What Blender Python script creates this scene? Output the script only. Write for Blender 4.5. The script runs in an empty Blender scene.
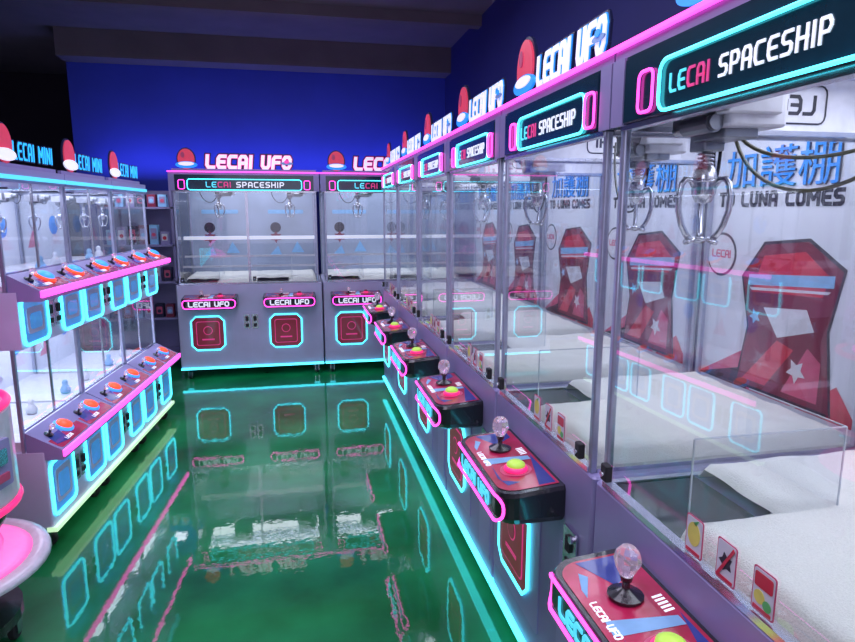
import bpy, math, random
from mathutils import Vector, noise, Matrix
random.seed(4)
S=bpy.context.scene
COL=S.collection
try:
    S.cycles.transparent_max_bounces=40
    S.view_settings.view_transform='Standard'
except Exception as e: print(e)

# ---------------------------------------------------------------- materials
def mat(name,col,rough=.5,metal=0,emit=None,es=0,coat=0,var=0.06,scale=30,bump=0,col2=None,trans=0):
    m=bpy.data.materials.new(name); m.use_nodes=True
    nt=m.node_tree; p=nt.nodes['Principled BSDF']
    p.inputs['Roughness'].default_value=rough; p.inputs['Metallic'].default_value=metal
    if trans: p.inputs['Transmission Weight'].default_value=trans
    if coat: p.inputs['Coat Weight'].default_value=coat; p.inputs['Coat Roughness'].default_value=.05
    tc=nt.nodes.new('ShaderNodeTexCoord'); n=nt.nodes.new('ShaderNodeTexNoise')
    n.inputs['Scale'].default_value=scale; n.inputs['Detail'].default_value=3
    nt.links.new(tc.outputs['Object'],n.inputs['Vector'])
    r=nt.nodes.new('ShaderNodeValToRGB')
    a=[max(0,c*(1-var)) for c in col]; b=[min(1,c*(1+var)) for c in (col2 or col)]
    r.color_ramp.elements[0].color=(*a,1); r.color_ramp.elements[1].color=(*b,1)
    r.color_ramp.elements[0].position=.35; r.color_ramp.elements[1].position=.65
    nt.links.new(n.outputs['Fac'],r.inputs['Fac']); nt.links.new(r.outputs['Color'],p.inputs['Base Color'])
    if emit:
        p.inputs['Emission Color'].default_value=(*emit,1); p.inputs['Emission Strength'].default_value=es
    if bump:
        bn=nt.nodes.new('ShaderNodeBump'); bn.inputs['Strength'].default_value=bump; bn.inputs['Distance'].default_value=.02
        nt.links.new(n.outputs['Fac'],bn.inputs['Height']); nt.links.new(bn.outputs['Normal'],p.inputs['Normal'])
    return m
def glassmat(name,tint=(1,1,1),refl=.9,ior=1.45):
    m=bpy.data.materials.new(name); m.use_nodes=True; nt=m.node_tree; nt.nodes.clear()
    o=nt.nodes.new('ShaderNodeOutputMaterial'); t=nt.nodes.new('ShaderNodeBsdfTransparent'); g=nt.nodes.new('ShaderNodeBsdfGlossy')
    t.inputs['Color'].default_value=(*tint,1); g.inputs['Roughness'].default_value=.02; g.inputs['Color'].default_value=(refl,refl,refl,1)
    f=nt.nodes.new('ShaderNodeFresnel'); f.inputs['IOR'].default_value=ior
    mx=nt.nodes.new('ShaderNodeMixShader')
    nt.links.new(f.outputs[0],mx.inputs[0]); nt.links.new(t.outputs[0],mx.inputs[1]); nt.links.new(g.outputs[0],mx.inputs[2]); nt.links.new(mx.outputs[0],o.inputs[0])
    return m
M={}
M['lav']=mat('lavender_powder_coat',(.30,.27,.52),.36,.1,scale=4)
M['lav2']=mat('lavender_panel',(.36,.33,.60),.33,.1,scale=4)
M['lavfar']=mat('lavender_coat_lightened',(.46,.45,.64),.36,.05,scale=4)  # same lavender coat, lightened so the end-wall row looks better lit
M['lavwhite']=mat('pale_lavender_white',(.66,.64,.88),.35,.05,scale=4)
M['black']=mat('gloss_black',(.012,.012,.018),.25,coat=.5)
M['dark']=mat('dark_rubber',(.02,.02,.025),.7)
M['chrome']=mat('brushed_chrome',(.62,.63,.70),.25,1)
M['steel']=mat('dull_dark_steel',(.28,.29,.33),.28,.9)
M['alu']=mat('pale_aluminium',(.46,.48,.62),.3,.7)
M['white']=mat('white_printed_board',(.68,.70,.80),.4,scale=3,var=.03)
M['greyb']=mat('white_board_dimmed',(.34,.40,.54),.4,scale=3,var=.1)  # white board darkened in colour so the double machines look dimmer inside
M['whitep']=mat('white_plastic',(.7,.7,.78),.3,coat=.3)
M['teal']=mat('dark_teal_header',(.008,.035,.06),.2,coat=.6)
M['cyan']=mat('cyan_neon',(.1,.7,.8),.4,emit=(.07,.80,.95),es=3.0)
M['cyansoft']=mat('cyan_letter',(.1,.6,.7),.4,emit=(.1,.75,1),es=.8)
M['pink']=mat('pink_neon',(.8,.05,.5),.4,emit=(1,.06,.58),es=3.0)
M['wlet']=mat('white_letter',(.8,.8,.9),.4,emit=(.85,.88,1),es=.6)
M['plet']=mat('magenta_letter',(.8,.05,.25),.4,emit=(1,.08,.35),es=.35)
M['pedge']=mat('magenta_letter_edge',(.8,.05,.35),.4,emit=(1,.08,.45),es=.6)
M['blet']=mat('blue_letter',(.02,.25,.8),.4,emit=(.02,.35,1),es=.6)
M['navy']=mat('navy_outline',(.01,.015,.06),.4)
M['red']=mat('red_print',(.62,.02,.06),.35,coat=.3)
M['maroon']=mat('maroon_print',(.20,.015,.05),.4)
M['rose']=mat('rose_print',(.62,.09,.2),.4)
M['ltblue']=mat('light_blue_print',(.25,.5,.8),.4)
M['blueprint']=mat('bright_blue_print',(.02,.22,.7),.4,emit=(.02,.3,.9),es=.25)
M['ink']=mat('dark_ink',(.02,.02,.04),.4)
M['graph']=mat('red_panel_graphic',(.42,.012,.045),.25,coat=.5,col2=(.55,.02,.10),scale=9)
M['gblue']=mat('blue_panel_graphic',(.03,.05,.30),.25,coat=.5)
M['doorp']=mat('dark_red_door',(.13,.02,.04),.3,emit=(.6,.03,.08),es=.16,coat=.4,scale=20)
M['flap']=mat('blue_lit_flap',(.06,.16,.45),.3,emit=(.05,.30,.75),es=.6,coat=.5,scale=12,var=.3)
M['yellow']=mat('yellow_green_button',(.5,.75,.1),.3,emit=(.45,.85,.08),es=.4)
M['paleyellow']=mat('pale_yellow_paper',(.75,.7,.15),.5)
M['redlit']=mat('pink_red_lit_ring',(.8,.03,.16),.3,emit=(1,.03,.25),es=.8)
M['orangelit']=mat('orange_lit_button',(.9,.10,.03),.3,emit=(1,.08,.03),es=.9)
M['bluelit']=mat('blue_lit_button',(.05,.3,.8),.3,emit=(.05,.35,1),es=.9)
M['knob']=mat('clear_faceted_knob',(.95,.86,.93),.06,trans=.85,emit=(.9,.6,.75),es=.06)
M['fur']=mat('white_plush',(.90,.90,.86),.95,scale=260,bump=.35,var=.05)
M['ledp']=mat('led_diffuser',(.8,.8,.9),.5,emit=(.8,.85,1),es=.45)
M['glass']=glassmat('clear_glass',(.965,.975,.985),1,1.7)
M['acry']=glassmat('clear_acrylic',(.93,.95,.97),1,1.6)
M['edge']=mat('acrylic_edge',(.6,.65,.72),.2)
M['pglass']=glassmat('pink_tinted_acrylic',(1,.45,.75),1,1.5)
M['shiny']=mat('dark_plate',(.05,.05,.07),.25,.5)
M['glowpink']=mat('soft_pink_glow',(.8,.3,.5),.4,emit=(1,.10,.50),es=.9)
M['green']=mat('green_print',(.1,.5,.15),.4)
M['olive']=mat('olive_cable_sleeve',(.16,.16,.11),.45)
M['ylw']=mat('pale_yellow_strip',(.7,.8,.6),.4,emit=(.55,.9,.5),es=.9)
M['cyblue']=mat('cyan_blue_letter',(.02,.4,.8),.4,emit=(.02,.45,1),es=1.0)
M['redglow']=mat('red_lit_emblem',(.7,.05,.1),.4,emit=(.9,.08,.16),es=.3)

# ---------------------------------------------------------------- mesh builder
c_=.22
G={'L':(1,[[(0,1),(0,c_),(c_,0),(1,0)]]),'E':(1,[[(1,1),(c_,1),(0,1-c_),(0,c_),(c_,0),(1,0)],[(0,.5),(.85,.5)]]),
'C':(1,[[(1,1),(c_,1),(0,1-c_),(0,c_),(c_,0),(1,0)]]),'A':(1,[[(0,0),(0,1-c_),(c_,1),(1-c_,1),(1,1-c_),(1,0)],[(0,.4),(1,.4)]]),
'I':(.12,[[(.5,0),(.5,1)]]),'U':(1,[[(0,1),(0,c_),(c_,0),(1-c_,0),(1,c_),(1,1)]]),'F':(1,[[(0,0),(0,1-c_),(c_,1),(1,1)],[(0,.5),(.85,.5)]]),
'O':(1,[[(c_,0),(0,c_),(0,1-c_),(c_,1),(1-c_,1),(1,1-c_),(1,c_),(1-c_,0),(c_,0)]]),
'S':(1,[[(1,1),(c_,1),(0,.85),(0,.62),(c_,.5),(1-c_,.5),(1,.38),(1,.15),(1-c_,0),(0,0)]]),
'P':(1,[[(0,0),(0,1),(1-c_,1),(1,1-c_),(1,.62),(1-c_,.42),(0,.42)]]),'H':(1,[[(0,0),(0,1)],[(1,0),(1,1)],[(0,.5),(1,.5)]]),
'M':(1.45,[[(0,0),(0,1),(.5,.35),(1,1),(1,0)]]),'N':(1.1,[[(0,0),(0,1),(1,0),(1,1)]]),
'T':(1,[[(0,1),(1,1)],[(.5,1),(.5,0)]]),' ':(.5,[])}
def tw(s,h,asp=.72,gap=.3):
    return sum(G[c][0]*h*asp+h*gap for c in s)-h*gap
class B:
    def __init__(s): s.v=[];s.f=[];s.m=[]
    def add(s,v,f,mi=0):
        o=len(s.v); s.v+= [tuple(a) for a in v]; s.f+=[tuple(i+o for i in q) for q in f]; s.m+=[mi]*len(f)
    def box(s,x0,x1,y0,y1,z0,z1,mi=0,c=0):
        if c<=0:
            s.add([(x0,y0,z0),(x1,y0,z0),(x1,y1,z0),(x0,y1,z0),(x0,y0,z1),(x1,y0,z1),(x1,y1,z1),(x0,y1,z1)],
              [(0,3,2,1),(4,5,6,7),(0,1,5,4),(1,2,6,5),(2,3,7,6),(3,0,4,7)],mi)
        else:
            w=x1-x0;d=y1-y0
            P=rr((x0+x1)/2,(y0+y1)/2,w,d,c,3); Q=rr((x0+x1)/2,(y0+y1)/2,w-2*c*.4,d-2*c*.4,c*.7,3)
            n=len(P); V=[]
            for ring,z in ((Q,z0),(P,z0+c*.4),(P,z1-c*.4),(Q,z1)): V+=[(a,b,z) for a,b in ring]
            F=[tuple(range(n-1,-1,-1)),tuple(range(3*n,4*n))]
            for k in range(3):
                for i in range(n): j=(i+1)%n; F.append((k*n+i,k*n+j,(k+1)*n+j,(k+1)*n+i))
            s.add(V,F,mi)
    def prism(s,poly,O,R,U,d,mi=0):
        O=Vector(O);R=Vector(R);U=Vector(U);N=R.cross(U).normalized()
        n=len(poly); V=[O+R*a+U*b for a,b in poly]; V+=[p+N*d for p in V]
        F=[tuple(range(n-1,-1,-1)),tuple(range(n,2*n))]+[(i,(i+1)%n,(i+1)%n+n,i+n) for i in range(n)]
        s.add(V,F,mi)
    def text(s,t,O,R,U,h,th,d,mi=0,asp=.72,gap=.3,slant=0,cols=None,vs=1):
        O=Vector(O);x=0;th2=th/2; N=Vector(R).cross(Vector(U)).normalized(); q_=0
        for k,ch in enumerate(t):
            w,st=G[ch]; ww=w*h*asp
            m=mi if cols is None else cols[k]
            for pl in st:
                for a,b in zip(pl[:-1],pl[1:]):
                    ax=x+a[0]*ww; az=a[1]*h*vs; bx=x+b[0]*ww; bz=b[1]*h*vs
                    dx,dz=bx-ax,bz-az; L=math.hypot(dx,dz) or 1; dx/=L;dz/=L
                    ea=th2 if a is pl[0] and pl[0]!=pl[-1] else th2*.42; eb=th2 if b is pl[-1] and pl[0]!=pl[-1] else th2*.42
                    ax-=dx*ea;az-=dz*ea;bx+=dx*eb;bz+=dz*eb; px,pz=-dz*th2,dx*th2
                    q=[(ax-px,az-pz),(bx-px,bz-pz),(bx+px,bz+pz),(ax+px,az+pz)]
                    q=[(u+slant*v,v) for u,v in q]
                    q_=(q_+1)%7; ep=q_*.00006
                    s.prism(q,O-N*ep,R,U,d+2*ep,m)
            x+=ww+h*gap
    def tube(s,P,r,seg=6,closed=False,mi=0):
        P=[Vector(p) for p in P]; n=len(P); V=[];F=[]
        def tan(i):
            if closed: return (P[(i+1)%n]-P[i-1]).normalized()
            return (P[min(i+1,n-1)]-P[max(i-1,0)]).normalized()
        t=tan(0); ref=Vector((0,0,1)) if abs(t.z)<.9 else Vector((1,0,0)); nn=t.cross(ref).normalized()
        for i in range(n):
            t=tan(i); nn=(nn-t*nn.dot(t)).normalized(); b=t.cross(nn)
            for k in range(seg):
                a=2*math.pi*k/seg; V.append(P[i]+nn*math.cos(a)*r+b*math.sin(a)*r)
        for i in range(n if closed else n-1):
            j=(i+1)%n
            for k in range(seg): l=(k+1)%seg; F.append((i*seg+k,i*seg+l,j*seg+l,j*seg+k))
        if not closed: F.append(tuple(range(seg-1,-1,-1))); F.append(tuple(range((n-1)*seg,n*seg)))
        s.add(V,F,mi)
    def lathe(s,prof,c,seg=20,mi=0,axis=(0,0,1)):
        A=Vector(axis).normalized(); ref=Vector((1,0,0)) if abs(A.x)<.9 else Vector((0,1,0))
        u=A.cross(ref).normalized(); w=A.cross(u); c=Vector(c); V=[];F=[]; n=len(prof)
        for r,z in prof:
            for k in range(seg):
                a=2*math.pi*k/seg; V.append(c+A*z+u*math.cos(a)*r+w*math.sin(a)*r)
        for i in range(n-1):
            for k in range(seg): l=(k+1)%seg; F.append((i*seg+k,i*seg+l,(i+1)*seg+l,(i+1)*seg+k))
        if prof[0][0]>1e-5: F.append(tuple(range(seg-1,-1,-1)))
        if prof[-1][0]>1e-5: F.append(tuple(range((n-1)*seg,n*seg)))
        s.add(V,F,mi)
    def quad(s,a,b,c,d,mi=0): s.add([a,b,c,d],[(0,1,2,3)],mi)
def rr(cx,cy,w,h,r,seg=4):
    out=[]
    for sx,sy,a0 in ((1,-1,-90),(1,1,0),(-1,1,90),(-1,-1,180)):
        ox=cx+sx*(w/2-r); oy=cy+sy*(h/2-r)
        for k in range(seg+1):
            a=math.radians(a0+90*k/seg); out.append((ox+r*math.cos(a),oy+r*math.sin(a)))
    return out
def ring(b,cx,cz,w,h,r,y,tr=.006,mi=0,seg=4): b.tube([(p,y,q) for p,q in rr(cx,cz,w,h,r,seg)],tr,6,True,mi)
def obj(b,name,parent,mats,loc=(0,0,0),smooth=False,label=None,cat=None,group=None,kind=None):
    me=bpy.data.meshes.new(name); me.from_pydata(b.v,[],b.f)
    for m in mats: me.materials.append(M[m] if isinstance(m,str) else m)
    me.polygons.foreach_set('material_index',b.m)
    if smooth: me.polygons.foreach_set('use_smooth',[True]*len(me.polygons))
    me.validate(); me.update()
    o=bpy.data.objects.new(name,me); COL.objects.link(o); o.location=loc
    if parent: o.parent=parent
    if label:o['label']=label
    if cat:o['category']=cat
    if group:o['group']=group
    if kind:o['kind']=kind
    return o
def empty(name,loc=(0,0,0),rot=0,label=None,cat=None,group=None):
    o=bpy.data.objects.new(name,None); COL.objects.link(o); o.location=loc; o.rotation_euler=(0,0,rot); o.empty_display_size=.2
    if label:o['label']=label
    if cat:o['category']=cat
    if group:o['group']=group
    return o
def copytree(o,parent=None):
    c=o.copy(); COL.objects.link(c); c.parent=parent
    for ch in list(o.children): copytree(ch,c)
    return c
def circ(cx,cz,rx,rz=None,n=28):
    rz=rz or rx
    return [(cx+rx*math.cos(2*math.pi*k/n),cz+rz*math.sin(2*math.pi*k/n)) for k in range(n)]
def star(cx,cz,r1,r2,n,a0=0,sy=1):
    return [(cx+(r1 if k%2 else r2)*math.cos(a0+math.pi*k/n),cz+sy*(r1 if k%2 else r2)*math.sin(a0+math.pi*k/n)) for k in range(2*n)]
X=(1,0,0);Z=(0,0,1)
def cjk_mesh(txt,size):
    try:
        cu=bpy.data.curves.new('t','FONT'); cu.body=txt; cu.size=size; cu.extrude=.002
        o=bpy.data.objects.new('t',cu); COL.objects.link(o)
        dg=bpy.context.evaluated_depsgraph_get(); me=bpy.data.meshes.new_from_object(o.evaluated_get(dg))
        v=[tuple(a.co) for a in me.vertices]; f=[tuple(p.vertices) for p in me.polygons]
        bpy.data.objects.remove(o); return v,f
    except Exception as e: print('cjk',e); return [],[]
CJK=cjk_mesh('加護棚',.155)
CY0=min(v[1] for v in CJK[0]) if CJK[0] else 0
def caster(par,x,y,z=.12):
    b=B(); b.box(x-.03,x+.03,y-.03,y+.03,z-.025,z,0)
    b.box(x-.022,x-.016,y-.02,y+.02,z-.09,z-.02,0); b.box(x+.016,x+.022,y-.02,y+.02,z-.09,z-.02,0)
    b.lathe([(.0,-.013),(.036,-.013),(.04,-.009),(.04,.009),(.036,.013),(.0,.013)],(x,y,z-.08),16,1,(1,0,0))
    obj(b,'caster',par,['chrome','dark'],label='black rubber wheel in a steel bracket')
def joystick(par,c,h=.1,axis=(0,0,1),r=.026):
    k=min(1,r/.026)
    b=B(); b.lathe([(.04*k,0),(.04*k,.006),(.02*k,.014*k),(.009*k,.02*k),(.008*k,h),(.0,h)],c,16,0,axis)
    b.lathe([(0,h-.012),(r*.42,h-.012),(r*.5,h),(0,h+r*.05)],c,12,0,axis)
    b.lathe([(0,h+.0005),(r*.5,h+.001),(r*.62,h+.008),(r*.95,h+r*.9),(r,h+r*1.3),(r*.85,h+r*1.9),(r*.5,h+r*2.25),(0,h+r*2.35)],c,10,1,axis)
    obj(b,'joystick',par,['black','knob'],smooth=False,label='joystick with clear faceted bulb-shaped knob')
def button(par,c,r=.04,axis=(0,0,1),top='yellow',rim='redlit'):
    b=B(); b.lathe([(r*1.25,0),(r*1.25,.008),(r*1.05,.014),(r,.014)],c,20,0,axis)
    b.lathe([(r,.012),(r*.95,.022),(r*.6,.03),(0,.033)],c,20,1,axis)
    obj(b,'push_button',par,[rim,top],smooth=True,label='illuminated round push button')
def gantry(par,W,gx,gy,zr,zb,D,sc=1.0,cs=.65,drop=.12,off=.07,loops=()):
    g=B(); e=.08
    for x in (e+.02,W-e-.02): g.tube([(x,.08,zr),(x,D-.06,zr)],.011*sc,8)
    g.box(e,W-e,gy-.055*sc,gy-.035*sc,zr-.012,zr+.012,0); g.box(e,W-e,gy+.035*sc,gy+.055*sc,zr-.012,zr+.012,0)
    o=obj(g,'gantry_rail',par,['alu'],label='aluminium cross rails the crane travels on')
    b=B(); cx=gx+off*sc
    b.box(cx-.11*sc,cx+.11*sc,gy-.07*sc,gy+.08*sc,zb+.02*sc,zr-.012,0,.012)
    b.box(cx-.04*sc,cx+.13*sc,gy-.09*sc,gy+.05*sc,zb+.045*sc,zb+.10*sc,0,.008)
    b.box(cx-.05*sc,cx+.07*sc,gy-.05*sc,gy+.04*sc,zb,zb+.03*sc,1,.006)
    b.box(gx-.03*sc,gx+.03*sc,gy-.03*sc,gy+.03*sc,zb-.02*sc,zb+.04*sc,1,.006)
    b.lathe([(.028*sc,0),(.028*sc,.05*sc),(.0,.05*sc)],(cx+.07*sc,gy-.09*sc-.05*sc,zb+.07*sc),14,1,(0,1,0))
    b.lathe([(.022*sc,0),(.022*sc,.10*sc),(.018*sc,.10*sc),(.018*sc,.11*sc),(0,.11*sc)],(cx-.02*sc,gy-.085*sc,zb+.03*sc),14,1,(1,0,0))
    b.box(cx-.10*sc,cx-.05*sc,gy-.072*sc,gy-.069*sc,zb+.03*sc,zb+.10*sc,1)
    for k in range(4): b.lathe([(0,0),(.006*sc,0),(.006*sc,.004),(0,.004)],(cx-.09*sc+k*.055*sc,gy-.07*sc-.002,zb+.03*sc),8,1,(0,-1,0))
    for fl,dz,dl,mi in loops:
        x1=gx-fl*(.02+dl*sc)
        x1=min(max(x1,.07),W-.07); x0=gx-fl*.02
        P=[]
        for k in range(24):
            t=k/23; a=math.pi*t
            P.append((x0+(x1-x0)*(1-math.cos(a))/2, gy+.05+dl*.12*t, zb+.05-dz*sc*math.sin(a)+.05*t))
        b.tube(P,.0045*sc,6,False,mi)
    c=obj(b,'crane_carriage',par,['whitep','steel','olive','black'],label='pale motor carriage with looping cables')
    b=B(); zt=zb; zc=zt-drop
    b.lathe([(.010*sc,zc+.04*cs),(.010*sc,zt)],(gx,gy,0),10,0)
    b.tube([(gx+.018*sc*math.cos(k*.8),gy+.018*sc*math.sin(k*.8),zt-(k/60)*drop*.7) for k in range(60)],.003*sc,5,False,0)
    b.lathe([(0,-.05*cs),(.022*cs,-.045*cs),(.034*cs,-.02*cs),(.036*cs,.02*cs),(.03*cs,.05*cs),(.016*cs,.07*cs)],(gx,gy,zc),20,0)
    b.lathe([(.04*cs,0),(.04*cs,.008*cs)],(gx,gy,zc+.01),20,0)
    for k in range(3):
        a=2*math.pi*k/3+.5; ca,sa=math.cos(a),math.sin(a)
        pr=[(.03,.0),(.045,.02),(.062,.022),(.075,.005),(.080,-.03),(.078,-.07),(.066,-.11),(.052,-.135),(.036,-.155)]
        b.tube([(gx+ca*r*cs,gy+sa*r*cs,zc+z*cs) for r,z in pr],.0095*cs,8,False,0)
        b.lathe([(0,-.004),(.018*cs,-.004),(.018*cs,.004),(0,.004)],(gx+ca*.036*cs,gy+sa*.036*cs,zc-.158*cs),12,0,(ca*.5,sa*.5,1))
    obj(b,'claw',c,['chrome'],smooth=True,label='three-pronged chrome claw on a coiled drop line')
def arealight(par,W,D,z,e,name='led_panel_light',col=(.86,.9,1)):
    l=bpy.data.lights.new(name,'AREA'); l.shape='RECTANGLE'; l.size=W; l.size_y=D; l.energy=e; l.color=col
    o=bpy.data.objects.new(name,l); COL.objects.link(o); o.parent=par; return o

# ---------------------------------------------------------------- large crane machine
def crane(W,stations,doors,slots,gpos,chutes,panels_cyan=True,lab='',group='',lite=7,stickers=(),off=.07,sshift=0,dim=False,loops=(),gs=.9,hoff=0,tfit=.44,cs=.72):
    R=empty('claw_machine',label=lab,cat='claw machine',group=group)
    D=.92; ZD=.99; ZG=1.925; ZT=2.11
    b=B(); b.box(.004,W-.004,0,D,.13,ZD,0,.015)
    for cx in doors: b.prism(rr(cx,.49,.5,.5,.012,2),(0,0,0),X,Z,.004,1)
    sw=.16 if len(slots)==1 else .075
    for s in slots: b.prism(rr(s,.45,sw,.5,.01,2),(0,0,0),X,Z,.004,1)
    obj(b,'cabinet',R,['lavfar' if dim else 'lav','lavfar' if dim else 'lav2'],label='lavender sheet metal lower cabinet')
    b=B(); b.box(.006,W-.006,-.018,.02,.114,.128,0); obj(b,'underglow_strip',R,['cyan'],label='cyan light strip under the cabinet edge')
    for x in (.08,W-.08):
        for y in (.08,D-.1): caster(R,x,y)
    pi=.045
    for x in (pi,W-pi):
        for y in (.016,D-.02):
            b=B(); b.box(x-.010,x+.010,y-.010,y+.010,ZD,ZG,0,.005); obj(b,'corner_post',R,['alu'])
    b=B(); y=.012; b.quad((pi+.01,y,ZD+.004),(W-pi-.01,y,ZD+.004),(W-pi-.01,y,ZG),(pi+.01,y,ZG)); obj(b,'front_glass',R,['glass'])
    for x in (pi,W-pi):
        b=B(); b.quad((x,.028,ZD+.004),(x,D-.032,ZD+.004),(x,D-.032,ZG),(x,.028,ZG)); obj(b,'side_glass',R,['glass'])
    b=B(); b.box(pi,W-pi,.0,.026,ZD,ZD+.016,0); b.box(pi,W-pi,.0,.026,ZG-.012,ZG,0)
    if len(stations)>1:
        for x in (W/2-.012,W/2+.002): b.box(x,x+.010,.004,.024,ZD+.016,ZG-.012,0)
    for x in (pi-.01,W-pi-.01):
        b.box(x,x+.02,.026,D-.03,ZD,ZD+.012,0); b.box(x,x+.02,.026,D-.03,ZG-.012,ZG,0)
    obj(b,'window_frame',R,['chrome'],label='slim chrome glazing frame')
    if dim:
        for z,h,y in ((1.43,.035,.30),(1.245,.02,.3),(1.15,.02,.15)):
            b=B(); b.box(.06,W-.06,y,y+.03,z,z+h,0); obj(b,'inner_rail',R,['ledp' if h>.03 else 'whitep'],label='pale horizontal bar inside the case')
    for x in (.06,W-.10) if len(stations)==1 else (.06,W/2+.03):
        b=B(); b.box(x,x+.032,-.016,.004,ZD+.03,ZD+.075,0,.005); b.lathe([(.0,0),(.008,0),(.008,.006),(0,.006)],(x+.016,-.022,ZD+.05),10,1,(0,1,0))
        obj(b,'lock',R,['dark','chrome'],label='small black lock with keyhole')
    b=B(); b.box(.004,W-.004,0,D,ZT-.03,ZT,0); b.box(.004,W-.004,0,.03,ZG,ZT-.03,1)
    b.box(.004,.06,-.006,0,ZG,ZT-.03,0); b.box(W-.06,W-.004,-.006,0,ZG,ZT-.03,0)
    b.box(.020,.028,.03,D-.03,ZG,ZT-.03,2); b.box(W-.028,W-.020,.03,D-.03,ZG,ZT-.03,2)
    obj(b,'canopy',R,['lav','teal','whitep'],label='roof canopy with dark header and pale side boards')
    b=B(); b.box(.1,W-.1,.12,D-.1,ZT-.036,ZT-.031); obj(b,'led_diffuser',R,['ledp'])
    L=arealight(R,W-.2,.6,0,lite); L.location=(W/2,.5,ZT-.04)
    for nm in (0,1):
        xa=.0295 if nm==0 else W-.034
        b=B(); b.text('LECAI',(xa,.56 if nm==0 else .37,ZG+.048),(0,-1 if nm==0 else 1,0),Z,.042,.009,.012 if nm==0 else .015,0,.70,.32)
        b.tube([(.030 if nm==0 else W-.030,y,z) for y,z in rr(.47,ZG+.070,.25,.095,.02,3)],.0022,5,True)
        o=obj(b,'side_lettering',R,['ink'],label='dark block lettering on the side header')
    zc=1.984; hw=W-.36; hc=W/2+hoff
    h=B(); h.box(.07,W-.07,-.008,0,ZG+.004,ZT-.04,0); hp=obj(h,'header_panel',R,['teal'])
    h=B(); ring(h,hc,zc,hw,.104,.026,-.013,.0040,0); obj(h,'neon_frame',hp,['cyan'],smooth=True,label='cyan neon outline')
    for x in (max(.11,hc-hw/2-.055),min(W-.105,hc+hw/2+.055)):
        h=B(); ring(h,x,zc,.058,.088,.016,-.013,.0036,0); obj(h,'neon_square',hp,['pink'],smooth=True,label='small pink neon square')
    t='LECAI SPACESHIP'; A_,G_=.82,.52; w0=tw(t,1,A_,G_); hh=min(.042,tfit/w0); w0=hh*w0
    vh=1.5 if not dim else 1.1
    h=B(); h.text(t,(hc-(.022 if not dim else 0)-w0/2,-.008,zc-hh*vh/2),X,Z,hh,hh*.24,.002,0,A_,G_,cols=[2,2,1,1,1]+[0]*10,vs=vh); obj(h,'header_lettering',hp,['wlet','plet','cyansoft'])
    b=B(); b.box(.0,W,-.012,0,ZT-.006,ZT+.004,0); obj(b,'edge_light',R,['pink'],label='pink light strip along the canopy edge')
    s=B(); s.box(.03,W-.03,.05,.07,ZT,ZT+.03,0); sg=obj(s,'sign_bracket',R,['lav'],label='bracket carrying raised lettering')
    t='LECAI UFO'; a_,g_=.80,.50; w0=tw(t,1,a_,g_); av=W*(.55 if not sshift else .46); hh=av/w0; vs=1.75 if not dim else 1.35
    x0=W*.25+sshift*1.15; zz=ZT+.045
    def sign(th,yy,dd,mi): s.text(t,(x0,yy,zz),X,Z,hh,th,dd,mi,a_,g_,.10,vs=vs)
    s=B(); sign(hh*.80,.068,.008,0); sign(hh*.52,.060,.004,1); sign(hh*.38,.056,.004,2)
    ox=x0+av-hh*a_/2+.05*hh; h2=hh*vs/2
    s.prism(circ(ox,zz+h2*.85,hh*.80,hh*.20),(0,.050,0),X,Z,.004,3); s.prism(circ(ox,zz+h2*1.15,hh*.32,hh*.22),(0,.046,0),X,Z,.003,1)
    obj(s,'sign_lettering',sg,['navy','pedge' if dim else 'blet','wlet','ltblue'],label='white raised letters with bright outline and saucer shaped last letter')
    k=.092; s=B(); ex=max(W*.12,.112)+sshift; ez=ZT+.12
    s.prism(circ(ex,ez,k*.98,k*1.2),(0,.066,0),X,Z,.012,0)
    s.prism(circ(ex,ez,k*.86,k*1.08),(0,.056,0),X,Z,.01,1); s.prism(circ(ex,ez-.055,k*1.12,k*.36),(0,.052,0),X,Z,.01,2)
    s.prism(circ(ex,ez-.045,k*.8,k*.2),(0,.044,0),X,Z,.006,3); s.prism(circ(ex-.03,ez+.04,.018,.028),(0,.046,0),X,Z,.004,4)
    obj(s,'sign_emblem',sg,['navy','redglow','blet','wlet','rose'],label='red round emblem with blue ring')
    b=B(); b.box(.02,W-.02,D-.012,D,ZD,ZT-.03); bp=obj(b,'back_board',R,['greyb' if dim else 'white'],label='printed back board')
    yb=D-.013; b=B(); nst=len(stations); w1=W/nst
    for i in range(nst):
        c=w1*(i+.5)
        if dim:
            b.prism(circ(c-.12,1.54,.06),(0,yb,0),X,Z,.001,4); b.prism(star(c-.12,1.43,.07,.04,6),(0,yb,0),X,Z,.0015,1)
            b.prism([(c+.05,1.25),(c+.2,1.25),(c+.12,1.38)],(0,yb,0),X,Z,.001,3); b.prism([(c-.2,1.22),(c-.05,1.2),(c-.1,1.33)],(0,yb,0),X,Z,.001,3)
            b.prism(rr(c,1.72,.4,.045,.01),(0,yb,0),X,Z,.001,3)
            continue
        b.prism([(c-.40,1.04),(c+.12,1.04),(c-.02,1.26),(c-.12,1.2)],(0,yb,0),X,Z,.0006,0)
        b.prism([(c-.40,1.04),(c-.1,1.04),(c-.14,1.12)],(0,yb,0),X,Z,.0009,4)
        b.prism([(c+.14,1.04),(c+.40,1.04),(c+.3,1.16)],(0,yb,0),X,Z,.0006,2)
        cc=c+.05
        # plain overlapping diagonal panels and discs
        P1=[(-.21,-.27),(.23,-.27),(.19,.00),(.23,.20),(.08,.29),(-.12,.27),(-.22,.14),(-.17,-.04)]
        b.prism([(cc+x*1.05,1.33+z*1.04) for x,z in P1],(0,yb,0),X,Z,.0010,4)
        b.prism([(cc+x,1.33+z) for x,z in P1],(0,yb,0),X,Z,.0014,1)
        b.prism([(cc-.17,1.42),(cc-.12,1.56),(cc+.07,1.585),(cc+.18,1.51),(cc+.16,1.44)],(0,yb,0),X,Z,.0018,2)
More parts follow.
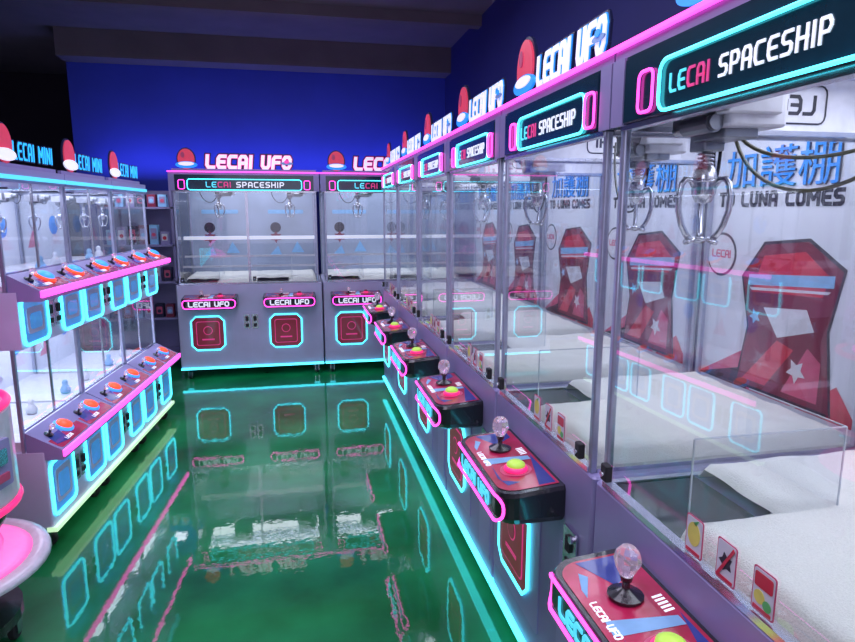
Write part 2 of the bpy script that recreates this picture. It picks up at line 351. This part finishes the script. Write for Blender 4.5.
        b.prism([(cc-.19,1.445),(cc+.20,1.475),(cc+.20,1.515),(cc-.19,1.485)],(0,yb,0),X,Z,.0022,3)
        b.prism([(cc-.17,1.427),(cc+.18,1.452),(cc+.19,1.462),(cc-.18,1.437)],(0,yb,0),X,Z,.0022,5)
        b.prism([(cc-.10,1.37),(cc+.10,1.39),(cc+.14,1.32),(cc-.02,1.27)],(0,yb,0),X,Z,.0020,5)
        b.prism([(cc-.18,1.08),(cc-.02,1.26),(cc+.06,1.24),(cc-.06,1.08)],(0,yb,0),X,Z,.0018,2); b.prism([(cc+.02,1.08),(cc+.12,1.26),(cc+.18,1.22),(cc+.18,1.08)],(0,yb,0),X,Z,.0018,0)
        b.prism(star(cc+.08,1.17,.045,.022,5,.3),(0,yb,0),X,Z,.0024,5); b.prism(star(cc-.14,1.33,.030,.015,5,.1),(0,yb,0),X,Z,.0024,3)
        b.prism(circ(c-.31,1.55,.088),(0,yb,0),X,Z,.001,4); b.prism(circ(c-.31,1.55,.078),(0,yb,0),X,Z,.0034,5)
        b.text('LECAI',(c-.31-.052,yb-.0034,1.54),X,Z,.026,.006,.001,0)
        tt='TO LUNA COMES'; hx=.044; wx=tw(tt,hx,.66,.42); b.text(tt,(c-.05-wx/2,yb,1.745),X,Z,hx,.014,.001,4,.66,.42)
    obj(b,'printed_artwork',bp,['rose','maroon','red','ltblue','ink','whitep','paleyellow'],label='abstract red and blue panels and bands')
    if CJK[0] and not dim:
        b=B(); mx=max(v[0] for v in CJK[0])
        for i in range(nst):
            c=w1*(i+.5)-.05
            b.add([(c-mx*.6+v[0]*1.2,yb-.004-v[2],1.81+v[1]-CY0) for v in CJK[0]],CJK[1],0)
            b.add([(c-mx*.6+v[0]*1.2+.004,yb-.0035-v[2],1.807+v[1]-CY0) for v in CJK[0]],CJK[1],1)
        obj(b,'printed_heading',bp,['blueprint','navy'],label='large bright blue printed characters')
    xa,xb=.056,W-.056
    y0,y1=.03,D-.03; nx=int((xb-xa)/.018); ny=int((y1-y0)/.018)
    def inch(x,y): return any(a<x<c2 and y<yc for a,c2,yc in chutes)
    V=[];idx={};F=[]
    for i in range(nx+1):
        for j in range(ny+1):
            x=xa+(xb-xa)*i/nx; y=y0+(y1-y0)*j/ny
            de=min(x-xa,xb-x,y-y0,y1-y)
            for a,c2,yc in chutes:
                dx=max(a-x,0,x-c2); dy=max(0,y-yc); de=min(de,math.hypot(dx,dy))
            e=min(1,de/.045); z=ZD+.004+.055*math.sqrt(max(0,1-(1-e)**2))+.008*noise.noise((x*9,y*9,3))+.003*noise.noise((x*50,y*50,1))*e
            idx[i,j]=len(V); V.append((x,y,max(z,ZD+.003)))
    for i in range(nx):
        for j in range(ny):
            x=xa+(xb-xa)*(i+.5)/nx; y=y0+(y1-y0)*(j+.5)/ny
            if not inch(x,y): F.append((idx[i,j],idx[i+1,j],idx[i+1,j+1],idx[i,j+1]))
    b=B(); b.add(V,F,0); o=obj(b,'plush_liner',R,['fur'],smooth=True,label='white fluffy fabric covering the prize floor')
    for a,c2,yc in chutes:
        b=B(); b.box(a+.002,c2-.005,.03,yc-.005,ZD+.001,ZD+.006,0); ch=obj(b,'prize_chute',R,['shiny'],label='dark plate giving the shade of the prize drop opening')  # plate at deck level, its dark colour paints the shade of the chute
        c2,yc=c2+.03,yc+.14
        b=B(); z0_=ZD+.03; b.quad((c2,.035,z0_),(c2,yc,z0_),(c2,yc,ZD+.25),(c2,.035,ZD+.25)); b.quad((a,yc,z0_),(c2,yc,z0_),(c2,yc,ZD+.25),(a,yc,ZD+.25))
        b.box(c2-.0015,c2+.0015,.035,yc,ZD+.249,ZD+.252,1); b.box(a,c2,yc-.0015,yc+.0015,ZD+.249,ZD+.252,1)
        b.box(c2-.0015,c2+.0015,.033,.036,z0_,ZD+.25,1); b.box(c2-.0015,c2+.0015,yc-.0015,yc+.0015,z0_,ZD+.25,1)
        obj(b,'chute_guard',ch,['acry','edge'],label='clear acrylic guard sheets')
    for gx,gy in gpos: gantry(R,W,gx,gy,2.055,1.878,D,gs,cs,.10,off,loops)
    z0,z1,yo=.760,.870,-.215
    for cx in stations:
        b=B(); P=rr(cx,yo/2+.03,.53,-yo+.06,.065,6); P=[(x,min(y,-.001)) for x,y in P]
        V=[];n=len(P)
        for z,sh in ((z0,.88),(z0+.012,.95),(z0+.032,1),(z1-.012,1),(z1,.975)):
            V+=[(cx+(x-cx)*sh,y*sh if y<-.01 else y,z+(.0 if z<z1-.02 else .02*(y-yo)/-yo)) for x,y in P]
        F=[tuple(range(n-1,-1,-1)),tuple(range(4*n,5*n))]
        for k in range(4): F+=[(k*n+i,k*n+(i+1)%n,(k+1)*n+(i+1)%n,(k+1)*n+i) for i in range(n)]
        b.add(V,F,0)
        cp=obj(b,'control_panel',R,['black'],label='glossy black rounded control ledge')
        sl=.02/-yo
        zf=lambda y,e=.0015: z1+e+sl*(y-yo)
        def pr(poly,e,mi): b.add([(x,y,zf(y,e)) for x,y in poly],[tuple(range(len(poly)))],mi)
        b=B(); P2=[(cx+(x-cx)*.90,-.010+(y)*.88) for x,y in P]; pr(P2,.0015,0)
        pr([(cx-.23,-.15),(cx-.23,-.03),(cx-.17,-.03),(cx-.12,-.1)],.0022,2); pr([(cx+.0,-.02),(cx+.23,-.02),(cx+.23,-.075)],.0022,2); pr([(cx-.02,-.18),(cx+.03,-.185),(cx+.04,-.03),(cx+.01,-.03)],.0024,4)
        pr([(cx+.04,-.17),(cx+.16,-.172),(cx+.19,-.12),(cx+.2,-.165),(cx+.14,-.18)],.0026,2); pr([(cx-.19,-.16),(cx-.13,-.18),(cx-.10,-.18),(cx-.17,-.145)],.0026,4)
        for q in range(5): pr([(cx-.06+q*.012,-.05),(cx-.053+q*.012,-.05),(cx-.056+q*.012,-.025),(cx-.063+q*.012,-.025)],.0028,1)
        pr(circ(cx+.1,-.105,.052),.0030,3)
        b.text('LECAI UFO',(cx-.08,yo+.030,zf(yo+.030,.003)),X,(0,.996,.09),.015,.0035,.001,1)
        obj(b,'panel_graphic',cp,['graph','wlet','gblue','rose','ltblue'],label='red and blue printed control overlay')
        b=B(); b.tube([(p,(yo-.003) if abs(p-cx)<.2 else yo-.003+.065*((abs(p-cx)-.2)/.065)**2.2*.6,q) for p,q in rr(cx,(z0+z1)/2+.004,.50,.084,.034,4)],.005,6,True); obj(b,'neon_frame',cp,['pink'],smooth=True,label='pink neon outline')
        lh=.036 if not dim else .042
        b=B(); w0=tw('LECAI UFO',lh,.8,.36); b.text('LECAI UFO',(cx-w0/2,yo-.001,(z0+z1)/2+.004-lh/2),X,Z,lh,lh*.28,.003,0,.8,.36); obj(b,'panel_lettering',cp,['cyansoft' if panels_cyan else 'wlet'])
        joystick(cp,(cx-.08,-.10,zf(-.1,.003)),.05 if not dim else .02,r=.030 if not dim else .018); button(cp,(cx+.10,-.105,zf(-.105,.003)),.031 if not dim else .02,top='yellow' if not dim else 'maroon')
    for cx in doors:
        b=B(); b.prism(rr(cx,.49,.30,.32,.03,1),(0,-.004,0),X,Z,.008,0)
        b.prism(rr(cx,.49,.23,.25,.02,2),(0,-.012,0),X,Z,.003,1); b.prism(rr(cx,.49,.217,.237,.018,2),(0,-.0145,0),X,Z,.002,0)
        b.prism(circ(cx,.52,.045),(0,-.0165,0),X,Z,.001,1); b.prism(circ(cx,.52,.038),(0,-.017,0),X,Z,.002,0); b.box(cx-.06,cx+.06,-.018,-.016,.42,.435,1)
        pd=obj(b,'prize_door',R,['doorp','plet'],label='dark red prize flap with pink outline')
        b=B(); ring(b,cx,.49,.325,.35,.05,-.010,.0065,0,1); obj(b,'neon_frame',pd,['cyan'],smooth=True,label='cyan neon outline with cut corners')
    for s in slots:
        k=1 if len(slots)==1 else .7; zs=.70 if len(slots)==1 else .60
        b=B(); b.prism(rr(s,zs,.09*k,.15,.008,2),(0,-.004,0),X,Z,.005,0); b.prism(rr(s,zs+.03,.03,.05,.004,2),(0,-.009,0),X,Z,.008,1); b.box(s-.002,s+.002,-.019,-.016,zs+.015,zs+.045,1)
        b.prism(rr(s,zs-.04,.05*k,.035,.006,2),(0,-.009,0),X,Z,.003,1); b.lathe([(0,0),(.012*k,0),(.012*k,.012),(0,.012)],(s+.025*k,-.021,zs+.055),12,0,(0,1,0))
        obj(b,'coin_slot',R,['chrome','dark'],label='chrome coin acceptor plate')
    for i,s in enumerate(stickers):
        w,hs=.056,.085
        b=B(); zz=ZD+.062; b.prism(rr(s,zz,w,hs,.006,3),(0,.009,0),X,Z,.001,0); b.prism(rr(s,zz,w-.006,hs-.006,.005,3),(0,.008,0),X,Z,.001,1)
        if i==0: b.prism(circ(s,zz+.005,.02,.026),(0,.007,0),X,Z,.001,5); b.prism([(s-.004,zz+.03),(s+.014,zz+.04),(s+.006,zz+.025)],(0,.007,0),X,Z,.001,4)
        elif i==1:
            b.prism(star(s,zz,.02,.012,5),(0,.007,0),X,Z,.001,2); b.prism([(s-.024,zz-.034),(s-.019,zz-.038),(s+.024,zz+.034),(s+.019,zz+.038)],(0,.006,0),X,Z,.001,3)
        else:
            b.prism(rr(s,zz+.02,.044,.028,.004,2),(0,.007,0),X,Z,.001,3); b.prism(circ(s-.008,zz-.012,.013),(0,.007,0),X,Z,.001,5); b.prism(circ(s+.012,zz-.02,.010),(0,.0065,0),X,Z,.001,4)
        b.box(s-.022,s+.022,.006,.007,zz-.038,zz-.031,3)
        obj(b,'glass_sticker',R,['rose','white','ink','red','green','paleyellow'],label='small colourful printed notice stuck on the glass')
    return R

XR=.78; P=.88
lab='large lavender claw machine with glass case and neon trim'; grp='claw machines in the long side row'
T0=crane(.88,[.44],[.27],[.76],[(.145,.17)],[(.056,.34,.28)],True,lab,grp,5.0,(.43,.53,.63),.06,.17,loops=((-1,.13,.55,2),(-1,.20,.48,2),(1,.16,.2,3)),gs=.95,hoff=.045,tfit=.405,cs=.80)
T0.location=(XR,1.49,0); T0.rotation_euler=(0,0,-math.pi/2)
T=crane(.88,[.44],[.27],[.76],[(.46,.32)],[(.056,.34,.28)],True,lab,grp,5.0,(.43,.53,.63),loops=((1,.26,.34,3),(1,.15,.22,2)),hoff=.045,tfit=.43)
T.location=(XR,1.49+P,0); T.rotation_euler=(0,0,-math.pi/2)
for k in range(2,6):
    c=copytree(T); c.location=(XR,1.49+P*k,0)
T2=crane(1.46,[.34,1.12],[.29,1.07],[.68,.76],[(.42,.4),(1.15,.5)],[(.056,.4,.3),(.78,1.12,.3)],False,
  'double-width lavender claw machine with two control ledges','double claw machines along the end wall',8.5,dim=True,loops=((1,.15,.2,3),),tfit=.8)
T2.location=(-1.23,6.58,0)
c=copytree(T2); c.location=(.235,6.58,0)

# ---------------------------------------------------------------- two tier mini machines
def mini(W):
    R=empty('mini_claw_machine',label='two-tier lavender mini claw machine with cyan neon doors',cat='claw machine',group='two-tier mini claw machines')
    D=.72
    b=B(); b.box(.004,W-.004,0,D,.13,.54,0,.012); obj(b,'cabinet',R,['lavwhite'],label='pale lavender base cabinet')
    b=B(); b.box(.004,W-.004,.05,D,1.06,1.34,0); obj(b,'middle_cabinet',R,['lavwhite'],label='pale lavender middle cabinet band')
    b=B(); b.box(0,W,-.02,.03,.112,.135,0); obj(b,'underglow_strip',R,['ylw'],label='pale yellow-green light strip along the base')
    for x in (.08,W-.08):
        for y in (.06,D-.08): caster(R,x,y)
    b=B(); b.box(.004,W-.004,.08,D,1.86,1.93,0); b.box(.004,W-.004,.07,.08,1.875,1.895,1); obj(b,'canopy',R,['lav2','cyansoft'],label='slim roof canopy with a thin lit edge')
    for (z0,z1) in ((.64,1.06),(1.42,1.86)):
        for x in (.014,W-.014):
            for y in (.10,D-.016):
                b=B(); b.box(x-.008,x+.008,y-.008,y+.008,z0-.12,z1); obj(b,'corner_post',R,['alu'])
        b=B(); b.quad((.03,.10,z0),(W-.03,.10,z0),(W-.03,.10,z1),(.03,.10,z1)); obj(b,'front_glass',R,['glass'])
        for x in (.01,W-.01):
            b=B(); b.quad((x,.11,z0),(x,D-.03,z0),(x,D-.03,z1),(x,.11,z1)); obj(b,'side_glass',R,['glass'])
        b=B(); b.box(.02,W-.02,.11,D-.01,z0-.10,z0-.05,0); b.box(.02,W-.02,D-.012,D,z0-.1,z1,1); b.box(W/2-.006,W/2+.006,.095,.105,z0,z1,2)
        b.box(.02,W-.02,.095,.105,z0,z0+.012,2)
        b.prism([(.1,z0+.05),(.26,z0+.05),(.2,z0+.2)],(0,D-.0125,0),X,Z,.001,3); b.prism(circ(W*.7,z0+.2,.07),(0,D-.0125,0),X,Z,.001,4)
        obj(b,'display_bay',R,['whitep','white','chrome','rose','blueprint'],label='white lined prize bay with printed back')
        b=B()
        for i in range(2):
            x=.2+i*.3+random.uniform(-.05,.05); y=.35+random.uniform(-.1,.1); r=.028
            b.lathe([(0,0),(r,.005),(r*1.1,r),(r*.7,r*1.8),(r*.5,r*2),(r*.65,r*2.6),(r*.4,r*3.1),(0,r*3.2)],(x,y,z0-.05),10,i%2)
        obj(b,'prize',R,['ltblue','whitep'],smooth=True,label='small pale toys lying in the bay')
        if z0>1:
            for gx in (W*.25,W*.72): gantry(R,W,gx,.35,z1-.03,z1-.09,D,.5,.42,.09,loops=((1,.15,.2,3),))
        L=arealight(R,W-.15,.45,0,3.6,col=(.78,.86,1)); L.location=(W/2,.4,z1-.015)
    for oy,oz,iy,iz in ((-.085,.545,.10,.640),(-.06,1.345,.10,1.425)):
        b=B(); V=[]
        for x in (.006,W-.006): V+=[(x,oy,oz-.05),(x,oy,oz),(x,iy-.015,iz),(x,iy-.015,oz-.05)]
        b.add(V,[(0,1,2,3),(7,6,5,4),(0,4,5,1),(1,5,6,2),(2,6,7,3),(3,7,4,0)],0)
        cp=obj(b,'control_panel',R,['lav'],label='sloping control ledge')
        s=(iz-oz)/(iy-oy); n=Vector((0,-s,1)).normalized(); U=Vector((0,1,s)).normalized(); L0=math.hypot(iy-oy,iz-oz)
        for c in (W*.26,W*.74):
            b=B(); b.prism(rr(c,L0*.47,W*.45,L0*.82,.02),(0,oy,oz),X,U,.003,0)
            b.prism([(c-.15,L0*.2),(c-.05,L0*.1),(c+.02,L0*.8),(c-.1,L0*.8)],(0,oy,oz+.003),X,U,.001,2)
            b.text('LECAI',(c-.06,oy+U.y*.03,oz+U.z*.03+.004),X,U,.016,.004,.001,1)
            obj(b,'panel_graphic',cp,['graph','wlet','gblue'],label='red and blue printed control overlay')
            p=Vector((c-.10,oy,oz))+U*L0*.55+n*.004; joystick(cp,p,.03,n,r=.015)
            p=Vector((c+.045,oy,oz))+U*L0*.5+n*.004; button(cp,p,.042,n,'orangelit' if oz<1 else 'bluelit','bluelit' if oz<1 else 'orangelit')
        b=B(); b.box(.0,W,oy-.012,oy-.001,oz-.030,oz+.002,0); obj(b,'edge_light',cp,['pink'],label='pink light strip on the ledge edge')
    for z,y,h in ((.325,-.0,.28),(1.19,.05,.23)):
        for c in (W*.21,W*.79):
            b=B(); b.prism(rr(c,z,.24,h-.02,.03,3),(0,y+.001,0),X,Z,.006,0); b.prism(rr(c,z,.17,h-.1,.02,2),(0,y-.005,0),X,Z,.003,1)
            b.prism(rr(c,z-.005,.12,h-.15,.02,2),(0,y-.008,0),X,Z,.002,0)
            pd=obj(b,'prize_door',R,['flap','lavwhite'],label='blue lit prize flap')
            b=B(); ring(b,c,z,.255,h,.035,y-.008,.0075,0,3); obj(b,'neon_frame',pd,['cyan'],smooth=True,label='cyan neon outline')
        for c in (W*.44,W*.56):
            b=B(); b.prism(rr(c,z,.075,.14,.006,2),(0,y,0),X,Z,.004,0); b.box(c-.012,c+.012,y-.012,y-.004,z,z+.045,1); b.box(c-.02,c+.02,y-.007,y-.004,z-.05,z-.025,1); obj(b,'coin_slot',R,['chrome','dark'],label='chrome coin acceptor plate')
    s=B(); s.box(.06,W-.01,.12,.14,1.93,1.955,0); sg=obj(s,'sign_bracket',R,['lav'],label='bracket carrying raised lettering')
    t='LECAI MINI'; w0=tw(t,.1,.72,.5); hh=.1*W*.57/w0
    s=B(); s.text(t,(W*.41,.138,1.985),X,Z,hh*1.0,hh*.55,.004,0,.72,.5,.08,vs=1.9); s.text(t,(W*.41,.1335,1.985),X,Z,hh,hh*.26,.002,1,.72,.5,.08,vs=1.9)
    obj(s,'sign_lettering',sg,['navy','cyblue'],label='glowing blue raised letters')
    s=B(); ex=W*.27; ez=2.045; k=.09
    s.prism(circ(ex,ez,k*.92,k*1.15),(0,.136,0),X,Z,.01,0); s.prism(circ(ex,ez,k*.82,k*1.05),(0,.128,0),X,Z,.008,1); s.prism(circ(ex,ez-.05,k*1.05,k*.34),(0,.122,0),X,Z,.008,2)
    obj(s,'sign_emblem',sg,['navy','redglow','wlet'],label='red round emblem with pale ring')
    return R
A=math.radians(4.5); WM=.725
Tm=mini(WM); d=Vector((math.sin(A),math.cos(A),0)); base=Vector((-1.285,3.12,0))+d*.13
Tm.rotation_euler=(0,0,math.pi/2-A); Tm.location=base
for k in (1,2):
    c=copytree(Tm); c.location=base+d*WM*k

# ---------------------------------------------------------------- round capsule machine
R=empty('round_prize_machine',(-1.42,2.50,0),0,'round white prize machine with pink lit rim and clear dome','prize machine')
q=.17
b=B(); b.lathe([(.25,.13+q),(.36,.17+q),(.40,.195+q),(.395,.215+q),(.37,.225+q),(.33,.215+q),(.30,.205+q)],(0,0,0),40,0); obj(b,'tray_base',R,['whitep'],smooth=True,label='flared white base dish')
b=B(); b.lathe([(.335,.218+q),(.30,.228+q),(.25,.25+q),(.24,.252+q)],(0,0,0),40,0); obj(b,'rim_light',R,['glowpink'],smooth=True,label='pink glowing dish floor')
b=B(); b.lathe([(.24,.25+q),(.22,.30+q),(.26,.36+q),(.28,.42+q)],(0,0,0),40,0); obj(b,'clear_collar',R,['pglass'],smooth=True,label='pink tinted clear collar')
b=B(); b.lathe([(.20,.25+q),(.13,.31+q),(.2,.42+q)],(0,0,0),24,0); obj(b,'inner_cone',R,['glowpink'],smooth=True)
q2=q+.05
b=B(); b.lathe([(.25,.42+q),(.30,.43+q),(.315,.47+q),(.315,.76+q2),(.30,.78+q2),(.25,.78+q2)],(0,0,0),40,0)
b.prism(rr(0,.63+q,.12,.18,.01),(.305,-.07,0),(.22,.975,0),Z,.012,1)
b.prism(rr(.0,.66+q,.06,.06,.01),(.318,-.073,0),(.22,.975,0),Z,.008,2); b.prism(rr(.0,.58+q,.07,.03,.005),(.318,-.073,0),(.22,.975,0),Z,.006,3)
obj(b,'body_shell',R,['whitep','lav2','chrome','rose'],smooth=False,label='white cylindrical body with coin plate')
for z,r in ((.445+q,.310),(.78+q2,.305)):
    b=B(); b.tube([(r*math.cos(a*math.pi/20),r*math.sin(a*math.pi/20),z) for a in range(40)],.015,8,True); obj(b,'trim_ring',R,['redlit'],smooth=True,label='pink-red lit trim ring')
b=B(); b.lathe([(.27,.80+q2),(.285,.86+q2),(.29,.96+q2),(.285,1.62),(.24,1.72)],(0,0,0),40,0); obj(b,'clear_dome',R,['acry'],smooth=True,label='clear acrylic cylinder')
b=B()
for a in range(12):
    t=a*math.pi/6+.12; b.tube([(.291*math.cos(t),.291*math.sin(t),.84+q2),(.291*math.cos(t),.291*math.sin(t),1.62)],.007,6)
for z in (1.08,1.15,1.40): b.tube([(.292*math.cos(a*math.pi/20),.292*math.sin(a*math.pi/20),z) for a in range(40)],.008,6,True,0)
obj(b,'dome_ribs',R,['lavwhite'],smooth=True,label='white ribs and bands around the clear cylinder')
b=B(); b.lathe([(.27,1.62),(.30,1.65),(.28,1.74),(.15,1.82),(0,1.84)],(0,0,0),40,0); obj(b,'cap',R,['whitep'],smooth=True,label='white domed cap')
b=B(); b.lathe([(.04,.80+q2),(.04,1.62)],(0,0,0),16,0); b.lathe([(.24,.80+q2),(.2,.86+q2),(.05,.94+q2)],(0,0,0),30,1); obj(b,'centre_column',R,['chrome','pink'],smooth=True,label='chrome column over pink lit cone')
for a in range(4):
    t=a*math.pi/2+.3; caster(R,.24*math.cos(t),.24*math.sin(t),.12)
b=B(); b.lathe([(.28,.12),(.28,.16),(.12,.18),(.10,.30)],(0,0,0),30,0); obj(b,'wheel_base',R,['black'],smooth=False,label='black wheeled foot')

# ---------------------------------------------------------------- display shelf behind
R=empty('display_shelf',(-2.05,7.15,0),0,'pale metal display shelf stocked with small boxed toys','shelf')
b=B()
for x in (0,.72):
    for y in (0,.38): b.box(x,x+.025,y,y+.025,0,1.95)
b.box(0,.745,.39,.405,.1,1.95); obj(b,'shelf_frame',R,['lav'])
for i in range(5):
    b=B(); z=.15+i*.4; b.box(0,.745,0,.4,z,z+.02,0); obj(b,'shelf_board',R,['lav'])
L=arealight(R,.6,.2,0,1.8); L.location=(.37,-.1,1.98)
for i in range(1,5):
    for j in range(6):
        z=.171+i*.4; x=-2.05+.05+j*.108; hgt=random.uniform(.13,.22) 
        if i==4: hgt=.13
        b=B(); b.box(0,.085,0,.1,0,hgt,0,.004); b.prism(rr(.0425,hgt*.55,.06,hgt*.55,.01),(0,-.0005,0),X,Z,.001,1); b.prism(circ(.0425,hgt*.5,.02),(0,-.0015,0),X,Z,.001,2)
        cs=[('maroon','lav','ltblue'),('ltblue','lav','rose'),('lav','white','red'),('navy','rose','navy')][(i*3+j)%4]
        obj(b,'toy_box',None,cs,loc=(x,7.2,z),label='small boxed toy standing on the pale shelf',cat='box',group='boxed toys on the display shelf')

# ---------------------------------------------------------------- room
def struct(b,name,m): return obj(b,name,None,[m],kind='structure')
fm=bpy.data.materials.new('green_epoxy_floor'); fm.use_nodes=True; nt=fm.node_tree; p=nt.nodes['Principled BSDF']
tc=nt.nodes.new('ShaderNodeTexCoord'); n1=nt.nodes.new('ShaderNodeTexNoise'); n1.inputs['Scale'].default_value=1.6; n1.inputs['Detail'].default_value=7
rp=nt.nodes.new('ShaderNodeValToRGB'); rp.color_ramp.elements[0].color=(.003,.10,.022,1); rp.color_ramp.elements[1].color=(.014,.33,.10,1); rp.color_ramp.elements[0].position=.3; rp.color_ramp.elements[1].position=.7
n2=nt.nodes.new('ShaderNodeTexNoise'); n2.inputs['Scale'].default_value=22; n2.inputs['Detail'].default_value=2
bp_=nt.nodes.new('ShaderNodeBump'); bp_.inputs['Strength'].default_value=.028; bp_.inputs['Distance'].default_value=.01
for n in (n1,n2): nt.links.new(tc.outputs['Object'],n.inputs['Vector'])
nt.links.new(n1.outputs['Fac'],rp.inputs['Fac']); nt.links.new(rp.outputs['Color'],p.inputs['Base Color'])
nt.links.new(n2.outputs['Fac'],bp_.inputs['Height']); nt.links.new(bp_.outputs['Normal'],p.inputs['Normal'])
p.inputs['Roughness'].default_value=.4; p.inputs['Specular IOR Level'].default_value=.1; p.inputs['Coat Weight'].default_value=1; p.inputs['Coat Roughness'].default_value=.012; p.inputs['Coat IOR'].default_value=1.8
nt.links.new(bp_.outputs['Normal'],p.inputs['Coat Normal'])
b=B(); b.box(-4.5,1.95,-2,10,-.1,0); struct(b,'floor',fm)
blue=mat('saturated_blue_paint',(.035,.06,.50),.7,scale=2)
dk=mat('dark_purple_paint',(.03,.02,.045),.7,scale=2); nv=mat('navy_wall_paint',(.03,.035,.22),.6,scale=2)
ce=mat('dark_ceiling_paint',(.19,.15,.18),.8,scale=3)
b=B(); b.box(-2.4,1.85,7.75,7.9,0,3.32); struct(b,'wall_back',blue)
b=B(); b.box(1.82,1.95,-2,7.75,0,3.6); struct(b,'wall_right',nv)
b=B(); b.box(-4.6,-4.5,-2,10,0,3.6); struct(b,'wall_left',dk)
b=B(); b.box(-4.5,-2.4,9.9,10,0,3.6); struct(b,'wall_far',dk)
b=B(); b.box(-4.5,1.95,-2,10,3.6,3.7); struct(b,'ceiling',ce)
b=B(); b.box(-2.4,1.82,7.45,7.9,3.32,3.6); struct(b,'trim_1',ce)
b=B(); b.box(-4.5,1.82,6.2,6.32,3.5,3.6); struct(b,'trim_2',ce)

# ---------------------------------------------------------------- lights
def light(name,loc,rot,sx,sy,e,col):
    l=bpy.data.lights.new(name,'AREA'); l.shape='RECTANGLE'; l.size=sx; l.size_y=sy; l.energy=e; l.color=col
    o=bpy.data.objects.new(name,l); COL.objects.link(o); o.location=loc; o.rotation_euler=rot
light('ceiling_light',(-.3,1.2,3.4),(0,0,0),1.6,2.2,58,(.84,.78,1))
light('ceiling_light',(-.3,4.6,3.4),(0,0,0),1.4,2.2,44,(.78,.75,1))
light('added_blue_wall_light',(-.3,7.50,2.15),(math.radians(160),0,0),3.8,.12,13,(.2,.25,1))  # added blue lamp hidden behind the end-wall machines to brighten the wall
light('fill_behind_camera',(-.3,-1.7,2.0),(math.radians(90),0,0),3,2,26,(.85,.80,1))  # added fill light behind the camera, stands for no particular fixture
w=bpy.data.worlds.new('World'); S.world=w; w.use_nodes=True
w.node_tree.nodes['Background'].inputs[0].default_value=(.12,.1,.22,1); w.node_tree.nodes['Background'].inputs[1].default_value=.7

cam=bpy.data.cameras.new('Camera'); co=bpy.data.objects.new('Camera',cam); COL.objects.link(co)
co.location=(0,0,1.72); co.rotation_euler=(math.radians(80),0,math.radians(-11.67)); cam.sensor_width=36; cam.lens=620/855*36; cam.clip_start=.02
S.camera=co
